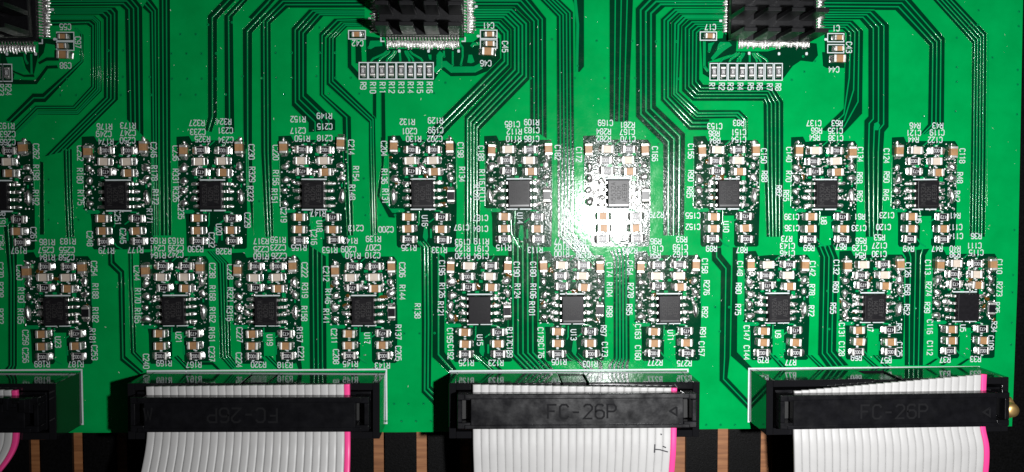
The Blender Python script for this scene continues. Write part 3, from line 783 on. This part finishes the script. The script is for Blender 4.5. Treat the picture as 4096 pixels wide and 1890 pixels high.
# ------------------------------------------------------------------ printed part numbers (tile, turned 180 or 90, then name x y)
LABELS = '''
A1 h C55 495 205 C98 497 497 R193 52 953 C263 60 1015 C266 60 1075 R176 790 957 C249 785 1013 R174 800 1070 R173 968 950 C247 968 1005 C250 965 1062 R327 1488 930 C233 1495 998 R325 1530 1052 R324 1690 920 C231 1702 987 C234 1706 1058
A1 v C97 590 322 R24 65 680 R23 8 680
A2 h C42 768 328 C41 1755 195 C46 1735 480 R152 318 902 C217 318 988 R150 350 1048 R149 517 877 C215 520 957 C218 520 1045 R132 1142 922 C201 1158 992 R130 1190 1050 R129 1355 912 C199 1357 985 C202 1350 1050 C185 1935 940 R112 1950 995 R110 1945 1050
A2 v R9 810 650 R10 883 665 R11 955 665 R12 1025 663 R13 1097 663 R14 1167 663 R15 1238 663 R16 1310 663 C45 1880 355
A3 h R109 148 925 C183 150 985 C186 148 1050 C169 705 930 R284 690 995 R282 690 1050 R281 870 945 C167 870 998 C170 875 1052 C17 1497 207 C153 1530 955 R86 1525 1010 R84 1530 1062 R83 1710 930 C151 1710 1000 C154 1710 1055
A3 v R1 1508 655 R2 1582 655 R3 1648 655 R4 1722 655 R5 1800 655 R6 1868 655
A4 v R7 10 660 R8 75 660 C43 610 360
A4 h C1 512 215 C44 495 527 C137 345 932 R66 365 988 R64 350 1040 R63 520 932 C135 507 990 C138 510 1045 R46 1108 950 C121 1098 1005 R44 1095 1055 R43 1280 950 C119 1275 1003 C122 1260 1058
B1 v C262 275 200 C252 608 215 C246 1162 190 C236 1328 215 C230 1900 205 R198 275 360 R192 272 550 R180 605 385 R175 610 550 R178 1167 365 R172 1175 545 R331 1328 390 R326 1330 525 R329 1905 375 R323 1892 520 C235 1368 655 R191 20 720 C261 255 830 C264 5 890 C248 680 860 C245 930 840 R171 1130 690 C251 890 700 C229 1870 720 U20 1655 790 C232 1600 870
B1 h R197 145 950 R186 358 885 C257 350 945 R184 358 1000 R183 515 880 C255 508 945 C258 505 1000 R179 805 950 R177 1025 945 R166 1195 875 C241 1190 932 R164 1195 985 R163 1330 875 C239 1330 930 C242 1328 980 R330 1478 938 R328 1690 955
B2 v C220 150 210 C214 720 170 R156 150 400 R151 140 540 R154 755 370 R148 727 510 C219 210 680 U18 480 765 C216 438 850 C204 967 180 R136 970 390 R131 975 540 C198 1545 190 R134 1555 375 C188 1700 215 R116 1705 395 R111 1710 530 R128 1665 510 U16 1275 725
B2 h R147 470 670 C213 755 780 C200 982 790 R155 325 927 R153 558 945 R159 168 868 C223 168 927 C226 175 990 R317 40 878 C225 40 940 R160 40 993 R142 710 875 C209 700 940 R140 733 988 R139 887 862 C207 885 927 C210 882 985 R135 1155 928 R133 1385 945 C197 1553 775 C184 1695 785 C187 1695 703 C193 1560 885 R122 1560 935 R120 1560 990 R119 1702 880 C191 1700 935 C194 1700 990 R115 1870 928
B3 v C182 345 210 C172 505 225 C166 1078 220 C156 1350 200 C150 1900 235 U14 60 705 R90 1350 385 R85 1340 510 R88 1905 390 U10 1615 770
B3 h R113 175 945 C177 375 880 R102 375 925 R100 375 975 R99 515 885 C175 525 930 C178 540 980 R285 890 950 R96 1085 880 C161 1085 935 R94 1080 985 R93 1280 865 C159 1270 925 C162 1270 978 C155 1365 685 C152 1365 770 R89 1505 935 R87 1735 945 R279 1090 680
B4 v C140 158 225 C134 695 225 R70 155 390 R65 135 535 R68 690 400 R62 690 540 R82 80 500 C124 893 235 C118 1465 235 R50 893 395 R45 888 530 R48 1447 400 R42 1425 540 U8 420 725 U6 1135 715
B4 h C139 178 695 C136 180 780 R73 140 860 C143 145 915 C146 145 970 R69 308 930 R61 690 693 C133 685 780 R56 700 875 C129 690 930 R54 695 985 R67 550 920 C123 895 683 C120 870 772 R53 840 850 C127 840 912 C130 838 975 R49 1060 935 R41 1410 685 C117 1410 772 C114 1415 840 R47 1275 935 R40 1410 935 R38 1410 980 R36 1570 840 C111 1555 912 C115 1570 965
C1 v C260 150 360 C254 712 330 R190 160 530 R185 158 690 R188 722 500 R182 722 680 C259 195 850 C256 195 985 U23 440 885 R181 700 840 C253 715 965 C244 1035 365 C238 1605 345 R170 1042 535 R165 1040 685 R168 1605 515 R162 1605 680 U21 1350 850 R161 1600 830 C237 1600 975 C228 1740 355 R321 1740 530 R316 1735 670 C227 1810 830 C224 1805 1020 C240 1105 1030 C270 5 340 R208 5 490 R202 5 690
C1 h R189 320 1052 R187 575 1052 R169 1240 1045 R167 1465 1055
C2 v C222 368 340 R319 370 495 R158 365 670 R157 330 830 C221 340 975 U19 105 870 C212 530 370 R146 545 540 R141 530 690 C206 1105 340 R144 1105 510 R138 1220 650 R137 1075 810 C205 1075 970 C211 590 840 C208 605 995 U17 840 855 C196 1405 325 R126 1405 495 R121 1395 635 C195 1465 835 C192 1470 960 U15 1690 870 C189 1915 945 R117 1915 830
C2 h R318 220 1058 R320 20 1055 R145 713 1050 R143 955 1062 R125 1588 1042 R123 1812 1042
C3 v C190 35 335 R124 40 500 C180 160 335 R106 160 500 R101 150 635 C174 735 340 R104 735 490 R98 735 655 U13 465 830 R97 690 800 C173 700 940 C179 215 830 C176 220 950 C164 890 325 R278 895 495 R95 885 640 C158 1455 310 R276 1468 475 R92 1455 660 U11 1195 835 R91 1440 815 C157 1430 935 C163 950 805 C160 950 965 C148 1720 330 R80 1710 480 R75 1705 640 C147 1770 815 C144 1770 965
C3 h R105 355 1035 R103 590 1050 R277 1080 1040 R275 1300 1045 R79 1895 1020
C4 v C142 335 330 R78 330 490 R72 325 650 C132 515 320 C126 1055 340 R60 510 470 R58 1050 490 R55 490 630 R52 1045 640 C113 1205 320 C110 1745 315 R274 1210 485 R39 1200 625 R273 1745 485 R35 1725 625 U9 75 825 U7 770 780 U5 1470 780 C131 555 795 C128 555 935 R51 985 785 C125 990 940 C116 1220 770 C112 1220 930 R34 1705 770 C109 1680 890
C4 h R77 170 1038 R59 665 1003 R57 890 1022 R37 1335 1018 R33 1565 1013
'''
def build_labels():
    todo = []
    for line in LABELS.split('\n'):
        w = line.split()
        if not w: continue
        for i in range(2, len(w), 3): todo.append((w[0], w[1], w[i], float(w[i + 1]), float(w[i + 2])))
    for i, (tile, o, s, u, v) in enumerate(todo):
        q = P(*T(tile, u, v))
        link('printed_label', text(s, .94, .14, 'silk', adv=.70, wid=.51, name='printed_label'), board, (q.x, q.y, .1), math.pi if o == 'h' else -math.pi / 2)
    return len(todo)
N_LABELS = build_labels()

# ------------------------------------------------------------------ vias
VIA = MB(); VHOLE = MB()
def via(tile, u, v, r=.2):
    q = P(*T(tile, u, v)); n = 10
    c = [(math.cos(i / n * 6.2832), math.sin(i / n * 6.2832)) for i in range(n)]
    z0, z1 = .03, .105
    vs = [(q.x + a * r * 1.5, q.y + b * r * 1.5, z0) for a, b in c] + [(q.x + a * r * 1.15, q.y + b * r * 1.15, z1) for a, b in c] + [(q.x + a * r * .7, q.y + b * r * .7, z1) for a, b in c] + [(q.x + a * r * .5, q.y + b * r * .5, .094) for a, b in c]
    fs = [(k * n + i, k * n + (i + 1) % n, (k + 1) * n + (i + 1) % n, (k + 1) * n + i) for k in range(3) for i in range(n)]
    VIA.add(vs, fs); VIA.add(vs[3 * n:], [tuple(range(n))], 1)
for t, pts in [('A1', [(1363,260),(1480,260),(1295,407),(1410,407),(1522,407),(1300,597),(1415,597),(1525,597),(1365,718),(1480,718),(510,600),(620,600),(577,720),(458,720),(932,383),(817,383),(930,583),(812,583),(915,720),(1130,583),(1140,718),(1570,188),(1752,170),(1632,405),(1635,597),(1703,716),(1830,577),(205,478)]),
               ('A2', [(150,402),(155,590),(215,715),(268,400),(268,590),(480,210),(480,400),(597,400),(600,590),(718,590),(458,577),(780,710),(1432,627),(1345,705),(42,592),(552,710),(852,362),(1420,428),(1486,490),(1548,490)]),
               ('A3', [(303,298),(640,310),(908,312),(1087,315),(1242,315),(494,500),(140,592),(475,592),(700,592),(813,592),(930,592),(1258,597),(1487,390),(1450,505)]),
               ('A4', [(1425,288),(1590,302),(1590,80),(1585,188),(1425,510),(1425,620),(1415,843),(1695,437),(1885,530),(1885,640),(1880,865),(1175,880),(180,605),(275,543),(355,463),(265,428),(1895,90),(1893,200)]),
               ('B1', [(370,412),(370,585),(370,718),(595,718)]), ('B2', [(25,577),(815,405),(810,548),(828,682),(940,682),(1622,542),(1050,682)]), ('B3', [(1108,145)]),
               ('C2', [(1120,820),(1237,820),(1348,818),(1190,645),(1285,378)]), ('C3', [(740,812),(1535,622),(1640,622),(1568,805)]), ('C4', [(450,500),(1110,630),(462,787),(1860,40),(1850,380),(1845,510),(1840,740),(1835,905)])]:
    for u, v in pts: via(t, u, v, .16)
for u, v in [(1577,1616),(1635,1616),(1695,1615),(1548,1685),(1607,1685),(1665,1685),(1725,1685),(2825,1700),(2883,1700),(2940,1700)]:
    via('A1', u * K, v * K, .16)

# ------------------------------------------------------------------ headers, sockets and ribbon cables
HEADER_H = 9.6
def header(x0, x1, y0, rz, label):
    """box header soldered to the board; x0, x1, y0 in millimetres, y0 is the edge towards the chips"""
    w, d, t = x1 - x0, 9.1, 1.15
    o = link('box_header', None, board, (x0, y0, 0), rz, label=label)
    mb = MB(); mb.box(0, t, -d, 0, .03, HEADER_H); link('end_wall', mb.mesh('end_wall', 'shroud', bevel=.12), o)
    mb = MB(); mb.box(w - t, w, -d, 0, .03, HEADER_H); link('end_wall', mb.mesh('end_wall', 'shroud', bevel=.12), o)
    n0, n1 = w / 2 - 2.25, w / 2 + 2.25
    mb = MB()
    mb.box(t + .002, n0, -t, 0, .03, HEADER_H); mb.box(n1, w - t - .002, -t, 0, .03, HEADER_H); mb.box(n0 + .001, n1 - .001, -t, 0, .03, 2.6)
    link('key_wall', mb.mesh('key_wall', 'shroud', bevel=.1), o)
    mb = MB(); mb.box(t + .002, w - t - .002, -d, -d + t, .03, HEADER_H); link('side_wall', mb.mesh('side_wall', 'shroud', bevel=.12), o)
    mb = MB(); mb.box(t + .002, w - t - .002, -d + t + .002, -t - .002, .03, 1.6); link('bottom', mb.mesh('bottom', 'gap_shade'), o)  # floor coloured near-black for the shade inside the shroud
    z = .0985
    silk_box(x0 - .12, x1 + .12, y0 - d - .1, y0 + .14, .26)
    return o
def ribbon_cable(name_label, x0, x1, y0, rz, edge_l, edge_r, zs, stub_l, stub_r, txt, flip, first_right=True, mark=False, nw=26, broken=False):
    """socket pressed on a flat cable; edge lines are photo pixels along the cable's two sides from the socket outwards"""
    w = x1 - x0; cx = (x0 + x1) / 2
    root = link('ribbon_cable', None, None, (cx, y0 - 4.55, 1.6), rz, label=name_label, cat='ribbon cable', group='flat ribbon cables plugged in along the board edge')
    inv = Matrix.Rotation(-rz, 4, 'Z') @ Matrix.Translation((-cx, -(y0 - 4.55), -1.6))
    # socket: lower body, cover with end windows and rails
    bw = w - 2.9
    sk = link('socket', None, root)
    mb = MB(); mb.box(-bw / 2, bw / 2, -3.1, 3.05, .05, 8.05)
    mb.box(-2.0, 2.0, 3.051, 4.35, .3, 7.2)
    link('socket_body', mb.mesh('socket_body', 'socket', bevel=.15), root)
    bpy.data.objects.remove(sk)
    cb, ct = 9.05, 10.9
    x_in = bw / 2
    mb = MB()
    # top plate between the two end windows, then the frames of the windows
    e = x_in - .75
    mb.box(-e + 1.35, e - 1.35, -2.75, 2.75, cb, ct)
    for s in (-1, 1):
        a, b = sorted((s * (e - 1.349), s * x_in))
        mb.box(a, b, 1.75, 2.75, cb - 1.0, ct - .02); mb.box(a, b, -2.75, -1.75, cb - 1.0, ct - .02)
        a, b = sorted((s * e, s * x_in)); mb.box(a, b, -1.749, 1.749, cb - 1.0, ct - .05)
    cover = link('socket_cover', mb.mesh('socket_cover', 'socket', bevel=.13), root, label=None)
    for yy, hh in ((2.35, .8), (-2.42, .66)):
        mb = MB(); mb.box(-e + .4, e - .4, yy - hh / 2, yy + hh / 2, ct - .05, ct + .22)
        link('rail', mb.mesh('rail', 'socket', bevel=.12), cover)
    mb = MB(); mb.box(-bw / 2 + .4, bw / 2 - .4, -1.6, 1.6, 8.06, 8.16); link('window_floor', mb.mesh('window_floor', 'gap_shade'), cover)  # near-black sheet that paints in the shade of the end windows
    if broken:
        r = random.Random(3); mb = MB()
        for k in range(7): 
            xx = x_in - 6.5 + k * .85; s = r.uniform(.5, .9)
            mb.box(xx - s, xx + s, 1.0 + r.uniform(-.8, 1.0), 2.7 + r.uniform(-.6, .3), ct - .2, ct + r.uniform(.3, .8), taper=.25)
        link('torn_plastic', mb.mesh('torn_plastic', 'socket', bevel=.1), cover)
    for (s, xx, yy, h, ro) in txt:
        link('lettering', text(s, h, .3, 'deboss', adv=.86, wid=.62, name='lettering'), cover, (xx, yy, ct + .006), ro)
    # wires
    L = [P(u, v, z) for (u, v), z in zip(edge_l, zs)]; R = [P(u, v, z) for (u, v), z in zip(edge_r, zs)]
    zc = 1.6 + 8.55
    for k in range(nw):
        t = (k + .5) / nw
        st = stub_l + (stub_r - stub_l) * t
        path = [a.lerp(b, t) for a, b in zip(L, R)]
        xs = path[0].x
        ystub = y0 - 4.55 + 2.9 + st
        pre = [Vector((xs, ystub, zc + .12)), Vector((xs, ystub - .5, zc + .1)), Vector((xs, y0 - 4.55 + 2.0, zc)), Vector((xs, y0 - 4.55 - 2.9, zc))]
        full = pre + path[1:]
        # resample with a smooth curve
        sm = []
        for i in range(len(full) - 1):
            p0, p1, p2, p3 = full[max(i - 1, 0)], full[i], full[i + 1], full[min(i + 2, len(full) - 1)]
            n = 2 if i < 3 else 5
            for q in range(n):
                f = q / n
                sm.append(.5 * ((2 * p1) + (p2 - p0) * f + (2 * p0 - 5 * p1 + 4 * p2 - p3) * f * f + (3 * p1 - p0 - 3 * p2 + p3) * f ** 3))
        sm.append(full[-1])
        pitch = (R[0] - L[0]).length / nw
        pink = k == (nw - 1 if first_right else 0)
        mbw = MB(); n = 20; vs = []
        hw, sx = (pitch * .38, -pitch * .13) if pink else (pitch * .515, 0)
        wob = rng.uniform(-.03, .03)
        for p in sm:
            for q in range(n):
                a = q / n * 6.2832
                ca, sa = math.cos(a), math.sin(a)
                v = inv @ Vector((p.x + math.copysign(abs(ca) ** .75, ca) * hw + sx, p.y, p.z + wob + math.copysign(abs(sa) ** .4, sa) * .46))
                vs.append(v)
        fs = [(i * n + q, i * n + (q + 1) % n, (i + 1) * n + (q + 1) % n, (i + 1) * n + q) for i in range(len(sm) - 1) for q in range(n)]
        fs += [tuple(range(n))[::-1], tuple(range((len(sm) - 1) * n, len(sm) * n))]
        mbw.add(vs, fs)
        link('wire', mbw.mesh('wire', 'wire_pink' if pink else 'wire_white', smooth=True), root, label='pink edge wire' if pink else None)
    return root, inv, cover

ends = [(-623, 325), (594, 1543), (1803, 2748), (2998, 3912)]
ys = [(1489, 1489), (1488, 1488), (1488, 1484), (1478, 1466)]
hdr = []
for (a, b), (va, vb) in zip(ends, ys):
    p, q = P(a, va), P(b, vb)
    hdr.append((p.x, p.x + (q - p).length, p.y, math.atan2(q.y - p.y, q.x - p.x)))
HL = ['black box header under the torn socket cover beside label R187', 'black box header between labels R169 and R143', 'glossy black box header below labels R125 and R275', 'black box header below labels R77 and R33']
for h, l in zip(hdr, HL): header(h[0], h[1], h[2], h[3] * 1.0, l)
Z0 = 10.15
def between(u, v): return u, v
h = hdr[0]
ribbon_cable('white ribbon cable with pink edge curling away from the torn socket', h[0], h[1], h[2], h[3],
             [(-735,1742),(-760,1800),(-830,1890),(-960,2020)], [(86,1742),(72,1800),(12,1890),(-110,2020)], [Z0, Z0, Z0 + 1, Z0 + 2], 1.4, .5, [], False, broken=True)
h = hdr[1]
ribbon_cable('white ribbon cable with pink edge in the socket with upside-down lettering', h[0], h[1], h[2], h[3],
             [(591,1742),(583,1800),(566,1890),(540,2020)], [(1410,1742),(1410,1800),(1408,1890),(1404,2020)], [Z0, Z0 + .3, Z0 + 1.5, Z0 + 3], 1.25, 1.4,
             [('FC-26P', -1.2, -.1, 2.2, math.pi), ('W', -15.9, .1, 2.0, 0)], True)
h = hdr[2]
r3, inv3, cover3 = ribbon_cable('white ribbon cable marked with a handwritten black stroke', h[0], h[1], h[2], h[3],
             [(1892,1735),(1893,1800),(1896,1890),(1900,2020)], [(2713,1735),(2711,1800),(2704,1890),(2694,2020)], [Z0, Z0 + .1, Z0 - .3, Z0 - 1], 1.55, .75,
             [('FC-26P', .7, -.1, 2.2, 0), ('<', 15.3, -.1, 1.7, 0)], False)
h = hdr[3]
ribbon_cable('white ribbon cable with a bulging pink edge beside the brass screw', h[0], h[1], h[2], h[3],
             [(3172,1718),(3174,1780),(3176,1890),(3178,2020)], [(3945,1714),(3962,1790),(3958,1890),(3940,2020)], [Z0, Z0 + .2, Z0 - .5, Z0 - 2], .0, 2.6,
             [('FC-26P', -.2, -.1, 2.2, 0), ('<', 15.0, -.4, 1.7, 0)], False)
cover3.rotation_euler.x = math.radians(-4.0); cover3.location.z = 0.0011   # this cover sits crooked
# handwritten marker strokes on the third cable
mb = MB()
for pts in ([(2618,1798),(2640,1800),(2672,1809)], [(2620,1778),(2618,1812)], [(2652,1786),(2664,1792)], [(2643,1736),(2647,1741)]):
    pp = [P(u, v, Z0 + .62) for u, v in pts]
    loc = [inv3 @ q for q in pp]
    ribbon(mb, [(q.x, q.y) for q in loc], .2, loc[0].z + len(mb.v) * 1e-4)
link('handwritten_mark', mb.mesh('handwritten_mark', 'marker'), r3)

# ------------------------------------------------------------------ brass screw at the corner
def lathe(prof, n, mat, name):
    mb = MB(); vs = [(r * math.cos(i / n * 6.2832), r * math.sin(i / n * 6.2832), z) for r, z in prof for i in range(n)]
    fs = [(k * n + i, k * n + (i + 1) % n, (k + 1) * n + (i + 1) % n, (k + 1) * n + i) for k in range(len(prof) - 1) for i in range(n)]
    fs.append(tuple(range((len(prof) - 1) * n, len(prof) * n)))
    mb.add(vs, fs); return mb.mesh(name, mat, smooth=True)
q = P(4054, 1645, 11.0)
sc = link('brass_screw', None, None, (q.x, q.y, 0.0), label='small brass screw standing at the board corner beside the end socket', cat='screw')
link('shank', lathe([(1.2, .02), (1.2, 10.4), (1.05, 10.9), (.5, 11.1)], 24, 'brass', 'shank'), sc)
link('hex_nut', lathe([(2.0, .02), (2.0, 8.6), (1.85, 8.9), (1.22, 8.9)], 6, 'brass', 'hex_nut'), sc)

# ------------------------------------------------------------------ joined fine print, copper and dust
link('copper_gap', DARK.mesh('copper_gap', 'dark'), board, kind='stuff')
link('copper_trace', TRACE.mesh('copper_trace', 'trace', smooth=True), board, kind='stuff')
link('copper_edge', LIP.mesh('copper_edge', 'pour', smooth=True), board, kind='stuff')
link('copper_patch', PATCH.mesh('copper_patch', 'trace'), board, kind='stuff')
link('printed_mark', MARKS.mesh('printed_mark', 'silk'), board, kind='stuff')
link('via_ring', VIA.mesh('via_ring', ['trace', 'dark']), board, kind='stuff')
link('solder_splash', SPLASH.mesh('solder_splash', 'solder', smooth=True), board, kind='stuff')
DUST = MB()
for _ in range(420):
    u, v = rng.uniform(0, 4090), rng.uniform(0, 1700)
    if v > 1480 and rng.random() < .5: continue
    q = P(u, v); a = rng.uniform(0, 3.14); l = rng.choice((.05, .06, .08, .1, .22)); w = .035
    z = .11 + rng.uniform(0, .02)
    dx, dy = math.cos(a), math.sin(a)
    DUST.add([(q.x - dx * l, q.y - dy * l, z), (q.x + dy * w, q.y - dx * w, z), (q.x + dx * l, q.y + dy * l, z + .02), (q.x - dy * w, q.y + dx * w, z + .05)], [(0, 1, 2, 3)])
FLUX = MB()
for ci in (4, 7, 8, 10, 13, 14, 15, 16, 18, 19):
    c = P(*CELLS[ci][0])
    for _ in range(7):
        r0 = rng.uniform(.2, .55); x, y = c.x + rng.uniform(-240, 240) * TMM, c.y - rng.uniform(-300, 120) * TMM
        if abs(x - c.x) < 2.2 and abs(y - c.y) < 2.6: continue
        ph = [rng.uniform(0, 6.28) for _ in range(3)]; n = 14
        ring = [(x + r0 * (1 + .3 * math.sin(2 * t + ph[0]) + .2 * math.sin(3 * t + ph[1])) * math.cos(t), y + r0 * (1 + .3 * math.sin(2 * t + ph[0]) + .2 * math.sin(5 * t + ph[2])) * math.sin(t), .103) for t in [i / n * 6.2832 for i in range(n)]]
        inner = [(x + (px - x) * .6, y + (py - y) * .6, .15) for px, py, _ in ring]
        FLUX.add(ring + inner + [(x, y, .16)], [(i, (i + 1) % n, n + (i + 1) % n, n + i) for i in range(n)] + [(n + i, n + (i + 1) % n, 2 * n) for i in range(n)])
link('flux_residue', FLUX.mesh('flux_residue', 'flux', smooth=True), board, kind='stuff')
link('dust', DUST.mesh('dust', 'dust'), kind='stuff', label='pale dust specks scattered over the green board', cat='dust')
print('labels', N_LABELS, 'objects', len(bpy.data.objects))
